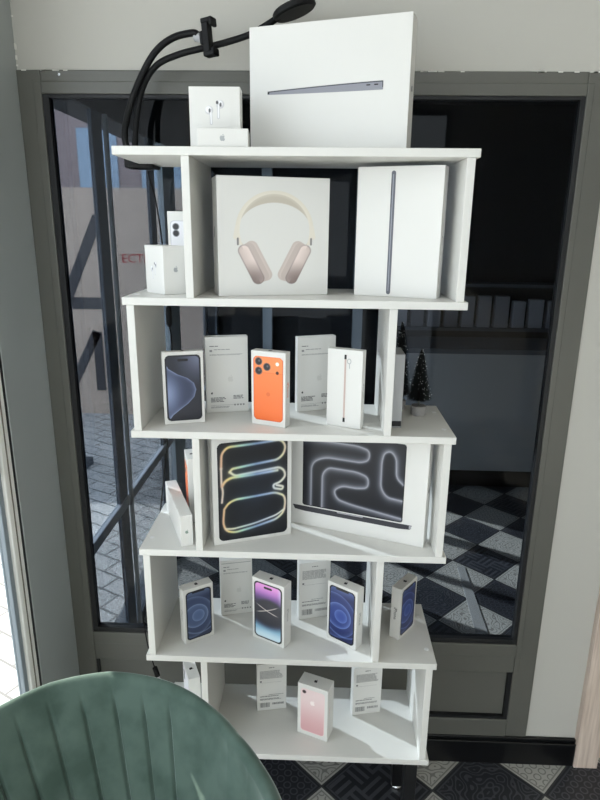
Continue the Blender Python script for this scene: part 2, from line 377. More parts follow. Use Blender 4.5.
# --------- display wall in the vestibule
ds = thing('wall_shelf', 'dark wall shelf with pale packages seen dimly through door glass', 'shelf', (1.25, 2.93, -.78))
MB().box(-.75, 1.0, -.10, .10, -.02, 0).build('shelf_board', M_darkpost, ds); MB().box(-.75, 1.0, -.10, .10, .27, .29).build('shelf_board', M_darkpost, ds)
MB().box(-.75, 1.0, .10, .115, -.05, .6).build('back_panel', M_dark, ds)
x = .56
for k in range(13):
    wd = random.uniform(.075, .10)
    kg = random.choice((190, 165, 140))
    o = MB().box(0, wd, -.03, .03, 0, random.uniform(.17, .21)).build('package', mat('package card %d' % kg, rgb(kg, kg, kg + 4), .6), None, bevel=.002)
    o.location = (x, 2.9, -.78); tag(o, 'pale package standing on the dark wall shelf beyond the glass', 'package', 'packages on the dark wall shelf'); x += wd + .028
ct = thing('counter', 'grey shop counter beyond the door glass', 'counter', (1.55, 2.62, FZ))
MB().box(-.95, .55, -.2, .2, .12, .88).build('cabinet', mat('grey laminate', rgb(185, 187, 187), .6), ct); MB().box(-.97, .57, -.22, .21, .88, .91).build('countertop', M_darkpost, ct)
MB().box(-.93, .53, -.17, .18, 0, .12).build('plinth', M_black, ct)

# ------------------------------------------------------------------ bookcase
W2, D, H, T = .35, .2425, .28636, .016
L = [-k * H for k in range(6)]
bc = thing('zigzag_bookcase', 'tall white zigzag bookcase with six shelves in front of grey door', 'bookcase', (0, 0, FZ))
off = -FZ
for k in range(6):
    MB().box(-W2, W2, 0, D, L[k] - T + off, L[k] + off).build('shelf_board', M_white, bc, bevel=.0012)
for k in range(5):
    xs = ((-.218, -.202), (.3255, .3415)) if k % 2 == 0 else ((-.342, -.326), (.195, .211))
    for a, b_ in xs:
        MB().box(a, b_, .001, D - .001, L[k + 1] + off + .0002, L[k] - T + off - .0002).build('upright_panel', M_white, bc, bevel=.001)
for k in (2, 4):
    for y in (.055, .185):
        for x in (.334, -.334): 
            MB().lathe([(.0055, -.001), (.0055, .0008), (.004, .0014)], 14, (x, y, L[k] + off)).build('screw_cap', M_whitepl, bc)
for k in (1, 3, 5):
    for y in (.055, .185):
        MB().lathe([(.0055, -.001), (.0055, .0008), (.004, .0014)], 14, (-.334, y, L[k] + off)).build('screw_cap', M_whitepl, bc)
for x in (-.31, .31):
    for y in (.03, .212):
        lg = MB().box(x - .016, x + .016, y - .016, y + .016, .012, L[5] - T + off).build('leg', M_blackmetal, bc, bevel=.002)
        MB().lathe([(.017, 0), (.018, .004), (.018, .009), (.015, .013)], 20, (x, y, 0)).build('foot_cap', M_chrome, lg)

# ------------------------------------------------------------------ cartons
APPLE = [(0, .30), (.10, .34), (.22, .37), (.34, .33), (.42, .24), (.34, .17), (.30, .08), (.30, -.02), (.35, -.11), (.45, -.18), (.40, -.32), (.31, -.46), (.20, -.54), (.10, -.51), (0, -.48),
         (-.10, -.51), (-.20, -.54), (-.31, -.46), (-.42, -.26), (-.46, -.02), (-.42, .18), (-.32, .31), (-.20, .37), (-.10, .34)]
LEAF = [(.02, .40), (.13, .44), (.21, .53), (.22, .65), (.12, .62), (.03, .52)]
def logo2d(size, cx, cy):
    k = size / 1.2
    c = [(cx - .08 * k, cy - .05 * k)]
    body = [(cx + x * k, cy + y * k) for x, y in APPLE]; n = len(body)
    leaf = [(cx + x * k, cy + y * k) for x, y in LEAF]
    vs = c + body + leaf; fs = [(0, 1 + i, 1 + (i + 1) % n) for i in range(n)] + [tuple(1 + n + i for i in range(6))]
    return vs, fs
# faces of a carton in local coordinates (front y=0; x 0..w; depth 0..d): map (a, b) on that face to 3D, a to the viewer's right
def facemap(face, w, d, h, e=.0004):
    return {'front': lambda a, b: (a, -e, b), 'back': lambda a, b: (w - a, d + e, b),
            'right': lambda a, b: (w + e, a, b), 'left': lambda a, b: (-e, d - a, b), 'top': lambda a, b: (a, b, h + e)}[face]
def flat(name, vs2, fs, face, dims, material, parent, e=.0004):
    fm = facemap(face, *dims, e)
    return MB().add([fm(a, b) for a, b, *_ in vs2], fs).build(name, material, parent)
def rects(name, rs, face, dims, material, parent, e=.0004):
    vs = []; fs = []
    for (a0, a1, b0, b1) in rs:
        k = len(vs); vs += [(a0, b0), (a1, b0), (a1, b1), (a0, b1)]; fs.append((k, k + 1, k + 2, k + 3))
    return flat(name, vs, fs, face, dims, material, parent, e)
def rot90(vs, cw=True):
    return [((b, -a) if cw else (-b, a)) for a, b, *_ in vs]
def side_text(txt, size, face, ca, cb, dims, material, parent, up=True, name='side_lettering'):
    vs, fs = font_mesh(txt, size)
    v2 = [(x, y) for x, y, z in vs]
    if up: v2 = rot90(v2, cw=True)
    return flat(name, [(a + ca, b + cb) for a, b in v2], fs, face, dims, material, parent)
def picture(name, a0, a1, b0, b1, face, dims, func, parent, step=.001, rad=None, label=None, e=.0005):
    """printed picture: an inked grid on one face, ink colour from func(u, v), corners rounded"""
    nu = max(8, int((a1 - a0) / step)); nv = max(8, int((b1 - b0) / step))
    gu, gv = np.meshgrid(np.linspace(0, 1, nu + 1), np.linspace(0, 1, nv + 1))
    c = np.clip(func(gu, gv), 0, 255); c = lin(c)
    fm = facemap(face, *dims, e)
    A = a0 + gu * (a1 - a0); B = b0 + gv * (b1 - b0)
    vs = [fm(a, b) for a, b in zip(A.ravel(), B.ravel())]
    idx = np.arange((nu + 1) * (nv + 1)).reshape(nv + 1, nu + 1)
    q = np.stack([idx[:-1, :-1], idx[:-1, 1:], idx[1:, 1:], idx[1:, :-1]], -1).reshape(-1, 4)
    if rad:
        ca = (A[:-1, :-1] + A[1:, 1:]).ravel() / 2; cb = (B[:-1, :-1] + B[1:, 1:]).ravel() / 2
        dx = np.maximum(np.abs(ca - (a0 + a1) / 2) - ((a1 - a0) / 2 - rad), 0); dy = np.maximum(np.abs(cb - (b0 + b1) / 2) - ((b1 - b0) / 2 - rad), 0)
        q = q[np.hypot(dx, dy) <= rad]
    me = bpy.data.meshes.new(name); me.from_pydata(vs, [], q.tolist())
    at = me.color_attributes.new('ink', 'FLOAT_COLOR', 'POINT')
    at.data.foreach_set('color', np.concatenate([c.reshape(-1, 3), np.ones((c.size // 3, 1))], 1).astype(np.float32).ravel())
    me.materials.append(M_print); me.update()
    o = bpy.data.objects.new(name, me); col.objects.link(o); o.parent = parent
    if label: o['label'] = label
    return o
def carton(A, ang, w, d, h, lev, label, cat='box', group=None, name='phone_box', z=None, material=None, tilt=0):
    root = thing(name, label, cat, (A[0], A[1], (L[lev] if z is None else z) + .0003), R(ang), group)
    b = MB().box(0, w, 0, d, 0, h).build('carton', material or M_paper, root, bevel=.0009)
    # seam where the lid slides over the tray
    return root, (w, d, h)
S = lambda e0, e1, x: (lambda t: t * t * (3 - 2 * t))(np.clip((x - e0) / (e1 - e0), 0, 1))
def mixc(c0, c1, t):
    return np.asarray(c0, float) * (1 - t[..., None]) + np.asarray(c1, float) * t[..., None]
def C(c, u): return np.broadcast_to(np.asarray(c, float), u.shape + (3,)).copy()
def rr(u, v, asp, inset, rad):
    """signed distance in widths to a rounded rectangle inset from the picture edge"""
    x = np.abs(u - .5); y = np.abs(v - .5) * asp
    dx = x - (.5 - inset - rad); dy = y - (asp / 2 - inset - rad)
    return np.hypot(np.maximum(dx, 0), np.maximum(dy, 0)) + np.minimum(np.maximum(dx, dy), 0) - rad
def over(img, c, a): return img * (1 - a[..., None]) + np.asarray(c, float) * a[..., None]
def screen(img, u, v, asp, notch='pill', frame=(22, 24, 30)):
    d = rr(u, v, asp, .045, .12)
    img = over(img, frame, S(-.008, .008, d))
    if notch == 'pill':
        x = np.abs(u - .5); y = (v - .925) * asp
        dd = np.hypot(np.maximum(x - .11, 0), y); img = over(img, (12, 12, 16), 1 - S(.03, .045, dd))
    elif notch == 'notch':
        img = over(img, frame, (1 - S(.22, .26, np.abs(u - .5))) * S(.945, .955, v))
    return img
ASP = 2.03
def pic_blue15(u, v):
    pts = [(.0, .90), (.10, .80), (.35, .71), (.62, .65), (.80, .57), (.86, .47), (.80, .36), (.62, .26), (.38, .17), (.18, .09), (.08, .02)]
    vv = np.array([p[1] for p in pts])[::-1]; xx = np.array([p[0] for p in pts])[::-1]
    xc = np.interp(v, vv, xx, left=.05, right=-.3)
    dd = (u - xc)
    img = mixc((30, 33, 46), (118, 124, 150), S(.45, 1.0, v) * S(.1, 1, u) * .9)
    img = mixc((26, 29, 40), (1, 1, 1), u * 0) * 0 + img
    inside = 1 - S(-.02, .005, dd)
    body = mixc((44, 52, 78), (132, 146, 182), np.exp(-((u - .05) / .33) ** 2) * np.exp(-((v - .42) / .3) ** 2))
    body = body + (np.exp(dd / .07) * 70 + np.exp(dd / .02) * 50)[..., None] * np.array([.95, 1, 1.1]) * (dd < 0.02)[..., None]
    img = img * (1 - inside[..., None]) + body * inside[..., None]
    low = (1 - S(0, .35, v)) * S(.0, .3, dd); img = over(img, (24, 26, 36), low * .7)
    return screen(img, u, v, ASP)
def pic_orange(u, v):
    img = mixc((238, 112, 52), (250, 140, 84), v)
    y = v * ASP
    d = rr(u, v, ASP, .0, .15)
    img = over(img, (215, 92, 44), S(-.03, -.005, d))
    pl = np.maximum(np.abs(u - .5) - .47, (1.53 - y)); img = over(img, (252, 148, 92), (1 - S(-.01, .01, pl)) * .6)
    img = over(img, (205, 92, 48), (1 - S(.0, .014, np.abs(y - 1.53))) * .6)
    for cx, cy in ((.18, .92), (.18, .775), (.46, .845)):
        r = np.hypot(u - cx, (v - cy) * ASP)
        img = over(img, (150, 110, 96), 1 - S(.122, .135, r)); img = over(img, (44, 42, 46), 1 - S(.10, .11, r)); img = over(img, (96, 96, 104), (1 - S(.02, .05, np.hypot(u - cx - .02, (v - cy) * ASP - .02))))
    r = np.hypot(u - .81, (v - .90) * ASP); img = over(img, (255, 246, 232), 1 - S(.05, .065, r))
    r = np.hypot(u - .81, (v - .765) * ASP); img = over(img, (66, 32, 24), 1 - S(.045, .058, r))
    r = np.hypot(u - .5, (v - .42) * ASP); img = over(img, (225, 104, 52), (1 - S(.06, .075, r)) * .8)
    return img
def pic_rings(bg, ring, mid):
    def fn(u, v):
        y = (v - .46) * ASP; img = mixc(bg, mid, np.exp(-((u - .3) ** 2 + (y - .1) ** 2) / .45) * .75)
        def disc(img, cx, cy, r, edge, fill):
            q = np.hypot(u - cx, y - cy); ins = 1 - S(r - .012, r + .004, q)
            img = over(img, mid, ins * fill); return over(img, ring, ins * np.exp(-np.clip(r - q, 0, 1) / .06) * edge)
        img = disc(img, .22, .0, .86, .5, .1); img = disc(img, .38, .02, .49, .8, .25); img = disc(img, .47, .02, .25, .55, .9)
        q = np.hypot(u - .55, y - .05); img = over(img, ring, np.exp(-((q - .80) / .03) ** 2) * (1 - S(-.35, -.2, y)) * .5)
        img = over(img, ring, S(.80, .99, v) * .45)
        return screen(img, u, v, ASP, 'notch')
    return fn
def pic_purple(u, v):
    y = (v - .5) * ASP
    img = mixc((226, 150, 216), (150, 92, 180), S(.98, .72, v)); img = mixc((0, 0, 0), (1, 1, 1), v * 0) + img
    img = over(img, (34, 34, 58), S(.86, .60, v + .12 * u * 0))
    ring = np.hypot((u - .55) / .62, (y + .02) / .52)
    img = over(img, (28, 30, 44), 1 - S(.75, 1.05, ring))
    img = over(img, (120, 168, 196), S(.36, .20, v + .06 * np.cos((u - .5) * 3))); img = over(img, (206, 228, 238), S(.24, .05, v))
    for sgn, k in ((1, .32), (-1, .5)):
        ln = y - (.05 + sgn * -k * (u - .45) + .25 * (u - .45) ** 2); img = over(img, (226, 216, 206), np.exp(-(ln / .018) ** 2) * (1 - S(.25, .45, np.abs(u - .47))) * .9)
    img = over(img, (205, 225, 240), S(.80, .98, u) * S(.55, .9, v) * .5)
    return screen(img, u, v, ASP)
def pic_rose(u, v):
    img = mixc((234, 212, 212), (210, 162, 165), S(.9, 0, v)); d = rr(u, v, ASP, 0, .14)
    img = over(img, (236, 214, 212), S(-.035, -.01, d))
    r = np.hypot(u - .15, (v - .925) * ASP); img = over(img, (120, 88, 90), 1 - S(.075, .09, r)); img = over(img, (34, 30, 34), 1 - S(.05, .062, r))
    return img
def pic_whiteback(u, v):
    img = C((232, 232, 236), u); d = rr(u, v, ASP, 0, .15); img = over(img, (190, 190, 196), S(-.03, -.01, d))
    for cy in (.90, .79):
        r = np.hypot(u - .2, (v - cy) * ASP); img = over(img, (120, 120, 126), 1 - S(.11, .13, r)); img = over(img, (26, 26, 30), 1 - S(.085, .1, r))
    return img
def polydist(u, v, pts):
    """distance to a polyline, and the point's place along it (0..1) and side"""
    best = np.full(u.shape, 1e9); tt = np.zeros(u.shape); side = np.zeros(u.shape)
    P = np.array(pts, float); seg = np.hypot(*np.diff(P, axis=0).T); cum = np.r_[0, np.cumsum(seg)]
    for i in range(len(P) - 1):
        a, b = P[i], P[i + 1]; d = b - a; t = np.clip(((u - a[0]) * d[0] + (v - a[1]) * d[1]) / (d @ d + 1e-12), 0, 1)
        q = np.hypot(u - a[0] - t * d[0], v - a[1] - t * d[1]); k = q < best
        best = np.where(k, q, best); tt = np.where(k, (cum[i] + t * seg[i]) / cum[-1], tt)
        side = np.where(k, np.sign(d[0] * (v - a[1]) - d[1] * (u - a[0])), side)
    return best, tt, side
def rounded(pts, r=.06, n=5):
    out = [pts[0]]
    for i in range(1, len(pts) - 1):
        p0, p, p2 = (np.array(pts[j], float) for j in (i - 1, i, i + 1))
        d0 = (p0 - p); d2 = (p2 - p); k = min(r, np.hypot(*d0) * .49, np.hypot(*d2) * .49)
        a = p + d0 / np.hypot(*d0) * k; b = p + d2 / np.hypot(*d2) * k
        for j in range(n + 1):
            t = j / n; out.append(tuple((1 - t) ** 2 * a + 2 * t * (1 - t) * p + t * t * b))
    return out + [pts[-1]]
def pic_ribbon(u, v):
    """dark tablet screen with a glowing iridescent looping tube"""
    a = 1.36; y = v * a
    img = mixc((9, 14, 23), (18, 27, 40), np.exp(-((u - .5) ** 2 + (v - .45) ** 2) / .12))
    def spectrum(x):
        st = [(0.0, (216, 130, 110)), (.15, (238, 205, 90)), (.34, (150, 214, 190)), (.55, (70, 110, 170)), (.75, (140, 170, 215)), (.92, (228, 222, 160)), (1.0, (235, 190, 170))]
        xs = [s[0] for s in st]; return np.stack([np.interp(x, xs, [s[1][k] for s in st]) for k in range(3)], -1)
    loops = [
        ([(.05, 1.02), (.06, 1.22), (.14, 1.30), (.5, 1.31), (.90, 1.33), (.97, 1.25), (.95, 1.14), (.86, 1.06), (.5, 1.03), (.20, 1.00), (.17, .96)], .014, 0),
        ([(.17, .96), (.24, .90), (.5, .92), (.88, .95), (.95, .90), (.97, .82), (.90, .74), (.79, .71), (.80, .66), (.92, .63), (.94, .67), (.84, .70)], .014, 1),
        ([(.05, 1.02), (.05, .80), (.07, .70), (.05, .55)], .012, 1),
        ([(.06, .78), (.10, .84), (.18, .88), (.5, .89), (.85, .91)], .016, 0),
        ([(.08, .45), (.14, .53), (.24, .57), (.5, .58), (.82, .60), (.95, .54), (.97, .45), (.95, .30), (.84, .21), (.5, .14), (.22, .10), (.10, .14), (.06, .25), (.08, .45)], .013, 0),
        ([(.10, .17), (.2, .155), (.5, .19), (.84, .27), (.95, .34)], .010, 1),
    ]
    for pts, wd, white in loops:
        q, t, s_ = polydist(u, y, rounded(pts, .09, 6))
        core = np.exp(-(q / (wd * 1.15)) ** 2); halo = np.exp(-q / (wd * 2.6)) * .30
        c = (spectrum(u) * .62 + 228 * .38) if not white else (np.array((226, 228, 226)) * .75 + spectrum(u) * .25)
        al = np.clip(core + halo, 0, 1)[..., None]; img = img * (1 - al) + c * al
    return img
def pic_tubes(u, v):
    """dark laptop screen with soft grey looping tubes"""
    a = .64; y = v * a
    img = C((20, 22, 30), u)
    paths = [([(0.0, .575), (.55, .575), (.66, .55), (.66, .47), (.58, .44), (.22, .44), (.09, .38), (.09, 0.0)], 1),
             ([(.20, 0.0), (.20, .30), (.26, .36), (.55, .36), (.66, .33), (.66, .24), (.56, .22), (.40, .22), (.32, .17), (.36, .10), (.50, .075), (1.0, .03)], 1),
             ([(.99, .31), (.92, .36), (.91, .52), (.86, .57), (.80, .55), (.78, .48), (.78, .26), (.84, .19), (1.0, .18)], 1)]
    for pts, sg in paths:
        q, t, s_ = polydist(u, y, rounded(pts, .07, 6)); s2 = q * s_ * sg
        g = np.where(s2 > 0, np.exp(-s2 / .010), np.exp(s2 / .024)); img = img + (g * 150)[..., None] * np.array([1, 1, 1.02])
    d = np.maximum(np.abs(u - .5) - .5, np.abs(v - .5) - .5)
    img = over(img, (14, 15, 20), S(-.012, -.006, d))
    return img
def pic_headphones(u, v):
    """print of over-ear headphones, pale beige, on white"""
    img = C((222, 221, 217), u); x = (u - .5) * .74 * 1.35 / .74; a = 1.08
    x = u - .5; y = v * a
    # headband: outer and inner arcs, then the stems
    def band(img, rx0, ry0, rx1, ry1, cy, c0, c1):
        e0 = np.hypot(x / rx0, (y - cy) / ry0); e1 = np.hypot(x / rx1, (y - cy) / ry1)
        al = (1 - S(.985, 1.0, e0)) * S(.985, 1.0, e1) * S(cy - .16, cy - .15, y)
        col_ = mixc(c0, c1, np.clip((1 - e0) * 6, 0, 1)); return img * (1 - al[..., None]) + col_ * al[..., None]
    img = band(img, .43, .44, .40, .31, .62, (226, 220, 208), (196, 188, 174))
    img = band(img, .43, .44, .385, .405, .62, (222, 216, 202), (232, 226, 214))
    for sg in (-1, 1):
        # stem
        q, t, s_ = polydist(x, y, [(sg * .425, .55), (sg * .405, .66)]); img = over(img, (226, 220, 208), 1 - S(.024, .028, q))
        q, t, s_ = polydist(x, y, [(sg * .402, .535), (sg * .402, .47)]); img = over(img, (120, 118, 118), 1 - S(.008, .012, q))
        # ear cushion
        q, t, s_ = polydist(x, y, [(sg * .255, .44), (sg * .10, .13)]); img = over(img, (212, 200, 193), 1 - S(.066, .072, q))
        img = over(img, (190, 176, 170), (1 - S(.0, .05, np.abs(q - .07))) * (1 - S(.066, .072, q)) * .6)
        q, t, s_ = polydist(x, y, [(sg * .285, .42), (sg * .135, .12)]); img = over(img, (196, 182, 176), 1 - S(.066, .072, q))
        # shell
        q, t, s_ = polydist(x, y, [(sg * .335, .40), (sg * .185, .09)])
        shell = mixc((222, 206, 200), (150, 134, 130), S(.3, 1.0, t)); shell = shell + (s_ * sg * q * -260)[..., None]
        al = (1 - S(.064, .070, q))[..., None]; img = img * (1 - al) + shell * al
        img = over(img, (130, 118, 116), (1 - S(.0, .012, np.abs(q - .062))) * .5)
    return img
def pic_buds(u, v):
    img = C((222, 221, 217), u); x = u - .5; y = v - .5
    for cx, cy, hx, sg, hole in ((-.17, -.02, -.16, 1, 1), (.17, .14, .16, -1, 0)):
        r = np.hypot((x - cx) / .13, (y - cy) / .12)
        img = over(img, (196, 196, 198), (1 - S(.9, 1.05, r))); img = over(img, (238, 238, 240), 1 - S(.55, .92, np.hypot((x - cx + .02) / .13, (y - cy - .02) / .12)))
        q, t, s_ = polydist(x, y, [(cx + .05 * sg, cy - .02), (cx + .06 * sg, cy - .36)]); img = over(img, (190, 190, 193), 1 - S(.035, .045, q)); img = over(img, (240, 240, 241), 1 - S(.012, .03, q))
        r = np.hypot((x - cx - .015) / .035, (y - cy + .01) / .06); img = over(img, (90, 90, 94), 1 - S(.8, 1.1, r))
        if hole == 0:
            r = np.hypot((x - cx + .09) / .04, (y - cy - .05) / .05); img = over(img, (70, 70, 74), 1 - S(.8, 1.1, r))
    return img

def phone_front(root, dims, func, asp=2.03, mx=.0058, side=None, sidecol=None, sideface='right', top=True, step=.0009, label=None):
    w, d, h = dims; pw = w - 2 * mx; ph = min(h - 2 * .0075, pw * asp); b0 = (h - ph) / 2
    picture('printed_picture', mx, w - mx, b0, b0 + ph, 'front', dims, func, root, step=step, rad=pw * .135, label=label)
    if side: side_text(side, .0125, sideface, d / 2, h * .5, dims, sidecol or M_darkgreyink, root)
    if top:
        vs, fs = logo2d(min(.012, d * .6), w / 2, d / 2); flat('top_logo', vs, fs, 'top', dims, M_ink, root)
def back_print(root, dims, seed=0, style=0, face='front', logo=True):
    """small print on the back of a phone carton; too small to read in the photograph"""
    w, d, h = dims; rnd = random.Random(seed); dk = []; lt = []
    def block(a0, a1, b1, n, hgt, gap, dst, ragged=.25):
        for i in range(n):
            e = a1 - rnd.random() * ragged * (a1 - a0); t = b1 - i * (hgt + gap); a = a0
            while a < e - .003:
                b_ = min(e, a + rnd.uniform(.003, .012)); dst.append((a, b_, t - hgt, t)); a = b_ + .0012
    m_ = w * .10
    if style == 0:      # sealed box: a strip at the top, text at the foot
        block(m_, m_ + w * .2, h * .885, 1, .0018, .0012, dk, 0); lt.append((m_, m_ + .006, h * .835 - .005, h * .835))
        block(m_ + .01, w * .62, h * .84, 1, .0016, .001, lt, .1); block(m_, w - m_, h * .775, 2, .0009, .0007, lt, .1)
        block(m_, m_ + w * .40, h * .205, 4, .0019, .0012, dk, .3); block(w * .64, w - m_, h * .225, 3, .0019, .0014, dk, .15)
        lt.append((m_, w - m_, h * .098, h * .101)); block(m_, m_ + w * .55, h * .082, 2, .0012, .001, lt, .3)
        for i in range(4): dk.append((w * .66 + i * .007, w * .66 + i * .007 + .003, h * .085, h * .085 + .004))
    else:               # a full sheet of text with bar codes
        block(w * .40, w * .60, h * .93, 1, .002, .001, dk, .1)
        block(m_, w - m_, h * .86, 9, .0016, .0013, lt, .18)
        block(m_, w * .97 - m_, h * .61, 1, .0006, .001, lt, 0); dk.append((m_, m_ + .005, h * .62, h * .62 + .005))
        block(w * .40, w - m_, h * .345, 1, .0016, .001, lt, .3); block(m_, w * .75, h * .315, 1, .0022, .001, dk, .1)
        block(m_, w - m_, h * .26, 2, .0016, .0012, dk, .2)
        a = m_
        while a < w * .42: t = rnd.choice((.0006, .001, .0015)); dk.append((a, a + t, h * .07, h * .17)); a += t + rnd.choice((.0006, .0011))
        a = w * .52
        while a < w - m_: t = rnd.choice((.0006, .001, .0015)); dk.append((a, a + t, h * .115, h * .16)); a += t + rnd.choice((.0006, .0011))
    rects('small_print', dk, face, dims, M_darkgreyink, root); rects('fine_print', lt, face, dims, M_greyink, root)
    if logo and style == 0:
        vs, fs = logo2d(.006, m_ + .003, h * .265); flat('back_logo', vs, fs, face, dims, M_ink, root)
        vs, fs = logo2d(.017, w * .58, h * .45); flat('embossed_mark', vs, fs, face, dims, mat('pearl mark', rgb(216, 215, 211), .2), root)

# ---- top shelf
r, dm = carton((-.105, .19), math.degrees(math.atan2(-.1, .325)), .341, .05, .2525, 0, 'large white laptop box with a thin laptop side view, on the top of the bookcase', name='laptop_box')
def pic_laptop(dm):
    w, d, h = dm
    body = MB(); fm = facemap('front', *dm, .0005)
    a0, a1 = w * .12, w * .845; zc = h * .475 + .005
    up = []; lo = []
    for i in range(25):
        t = i / 24; a = a0 + t * (a1 - a0)
        thick = .0052 + .0085 * (1 - (1 - t) ** 1.6); up.append((a, zc + .001 * t + thick * .75)); lo.append((a, zc + .001 * t - thick * .45))
    poly = lo + up[::-1]
    flat('laptop_print', poly, [tuple(range(len(poly)))], 'front', dm, mat('space grey print', rgb(140, 141, 150), .4), r)
    flat('lid_print', [(a, b) for a, b in up] + [(a, b - .0022) for a, b in up[::-1]], [tuple(range(50))], 'front', dm, mat('dark lid print', rgb(70, 71, 78), .4), r, .0007)
    rects('port_print', [(a1 - .034, a1 - .026, zc + .0035, zc + .0058), (a1 - .018, a1 - .010, zc + .0037, zc + .006), (a0, a0 + .004, zc - .0015, zc + .002), (a1 - .0015, a1, zc - .001, zc + .009)], 'front', dm, M_ink, r, .0009)
pic_laptop(dm)
vs, fs = logo2d(.014, .025, dm[2] * .49); flat('side_logo', vs, fs, 'right', dm, M_ink, r)
r, dm = carton((-.213, .075), 1, .101, .04, .118, 0, 'square white earbud box standing upright at the back of the top shelf', name='earbud_box')
picture('printed_picture', .018, .083, .043, .110, 'front', dm, pic_buds, r, .001)
r, dm = carton((-.186, .006), 4, .097, .06, .033, 0, 'small flat white box with grey logo in front of the upright earbud box', name='accessory_box')
vs, fs = logo2d(.013, .048, .016); flat('front_logo', vs, fs, 'front', dm, M_silverink, r)

# ---- first tier
r, dm = carton((-.157, .041), 16.5, .236, .083, .2385, 1, 'large white headphone box printed with beige over-ear headphones', name='headphone_box')
picture('printed_picture', .022, .216, .020, .216, 'front', dm, pic_headphones, r, .001)
rects('side_mark', [(.030, .036, .118, .140)], 'left', dm, M_ink, r)
r, dm = carton((.127, .108), -19.8, .178, .045, .2615, 1, 'tall white tablet box with a slim dark tablet edge, right of the headphone box', name='tablet_box')
poly = []
for k in range(9): t = math.pi * k / 8; poly.append((.0755 + .0045 * math.cos(t), .2485 + .0045 * math.sin(t)))
for k in range(9): t = math.pi + math.pi * k / 8; poly.append((.0755 + .0045 * math.cos(t), .0095 + .0045 * math.sin(t)))
flat('tablet_print', poly, [tuple(range(18))], 'front', dm, mat('slate print', rgb(92, 94, 104), .4), r)
rects('edge_highlight', [(.0742, .0760, .012, .246)], 'front', dm, mat('pale slate print', rgb(150, 152, 162), .4), r, .0007)
rects('button_print', [(.0712, .0722, .205, .228), (.0712, .0722, .182, .188)], 'front', dm, M_ink, r, .0009)
side_text('iPad', .011, 'right', .022, .118, dm, M_darkgreyink, r)
r, dm = carton((-.329, .112), -49, .085, .052, .1, 1, 'white cube-like earbud box turned cornerwise on the left end of the second shelf', name='earbud_box')
picture('printed_picture', .016, .066, .026, .080, 'front', dm, pic_buds, r, .001)
vs, fs = logo2d(.013, .028, .052); flat('side_logo', vs, fs, 'right', dm, M_silverink, r)
r, dm = carton((-.2955, .19), 0, .0765, .04, .172, 1, 'white phone box with two black lenses, behind the cornerwise earbud box', name='phone_box')
phone_front(r, dm, pic_whiteback)

# ---- second tier
r, dm = carton((-.286, .044), 18, .089, .015, .164, 2, 'white phone box with dark blue wave screen at the left of the third shelf')
phone_front(r, dm, pic_blue15)
bk = 'phone box turned round, back with small print facing out, '
r, dm = carton((-.209, .138), 15.5, .099, .022, .182, 2, 'white phone box with faint small print, between blue wave and orange phone boxes')
back_print(r, dm, 1)
r, dm = carton((-.095, .069), -21, .083, .024, .168, 2, 'white phone box picturing an orange phone with three lenses', )
phone_front(r, dm, pic_orange, side='iPhone', sidecol=M_orangeink)
r, dm = carton((.004, .162), 22, .096, .018, .181, 2, 'white phone box with faint small print, behind the tablet box on the third shelf')
back_print(r, dm, 2)
r, dm = carton((.073, .072), -23, .081, .02, .175, 2, 'small white tablet box with a thin rosy tablet edge, right of orange phone box', name='tablet_box')
rects('tablet_print', [(.0395, .0435, .022, .160)], 'front', dm, mat('rose gold print', rgb(196, 172, 164), .35), r)
rects('tablet_end_print', [(.0390, .0440, .012, .022), (.0390, .0440, .154, .164)], 'front', dm, M_ink, r, .0006)
poly = [(.050 + .005 * math.cos(t), .150 + .006 * math.sin(t)) for t in np.linspace(0, 2 * math.pi, 14, endpoint=False)]; poly2 = [(.050 + .0035 * math.cos(t), .150 + .0045 * math.sin(t)) for t in np.linspace(0, 2 * math.pi, 14, endpoint=False)]
flat('lens_print', poly + poly2, [(i, (i + 1) % 14, 14 + (i + 1) % 14, 14 + i) for i in range(14)], 'front', dm, M_silverink, r)
rects('stem_print', [(.0505, .0520, .134, .145)], 'front', dm, M_silverink, r)
side_text('iPad mini', .009, 'right', .010, .085, dm, M_greyink, r)
r, dm = carton((.2135, .058), 0, .026, .082, .166, 2, 'grey edged phone box seen end-on right of the white upright, beside the little trees', material=mat('grey box paper', rgb(168, 170, 172), .45))
rects('bottom_band', [(.001, .025, .004, .016)], 'front', dm, M_ink, r)

# ---- third tier
r, dm = carton((-.255, .015), 11, .028, .212, .077, 3, 'long narrow white box lying on its edge at the left end of the fourth shelf', name='watch_box')
r.rotation_euler.z = R(23)
vs, fs = logo2d(.010, .014, .036); flat('front_logo', vs, fs, 'front', dm, mat('green grey ink', rgb(128, 146, 136), .5), r)
rects('side_strip', [(.01, .205, .060, .066)], 'right', dm, M_ink, r)
r, dm = carton((-.3005, .205), -72, .074, .030, .168, 3, 'white phone box with orange phone picture, half hidden behind the edgewise long box')
r.location = (-.2835, .205, L[3] + .0003)
phone_front(r, dm, pic_orange)
r, dm = carton((-.180, .0235), 21, .187, .048, .262, 3, 'large tablet box with black picture of a glowing looped ribbon', name='tablet_box')
picture('printed_picture', .012, .177, .009, .250, 'front', dm, pic_ribbon, r, .001, rad=.012)
r, dm = carton((.304 - .352 * math.cos(R(20)), .040 + .352 * math.sin(R(20))), -20, .352, .048, .2615, 3, 'large white laptop box with dark screen of grey curved tubes', name='laptop_box')
w, d, h = dm
picture('screen_picture', .050, .300, .054, .247, 'front', dm, pic_tubes, r, .0013, rad=.006)
poly = [(.024, .051), (.030, .040), (.055, .0375), (.292, .0375), (.318, .040), (.323, .051)]
flat('laptop_base_print', poly, [tuple(range(6))], 'front', dm, mat('dark metal print', rgb(56, 56, 62), .4), r)
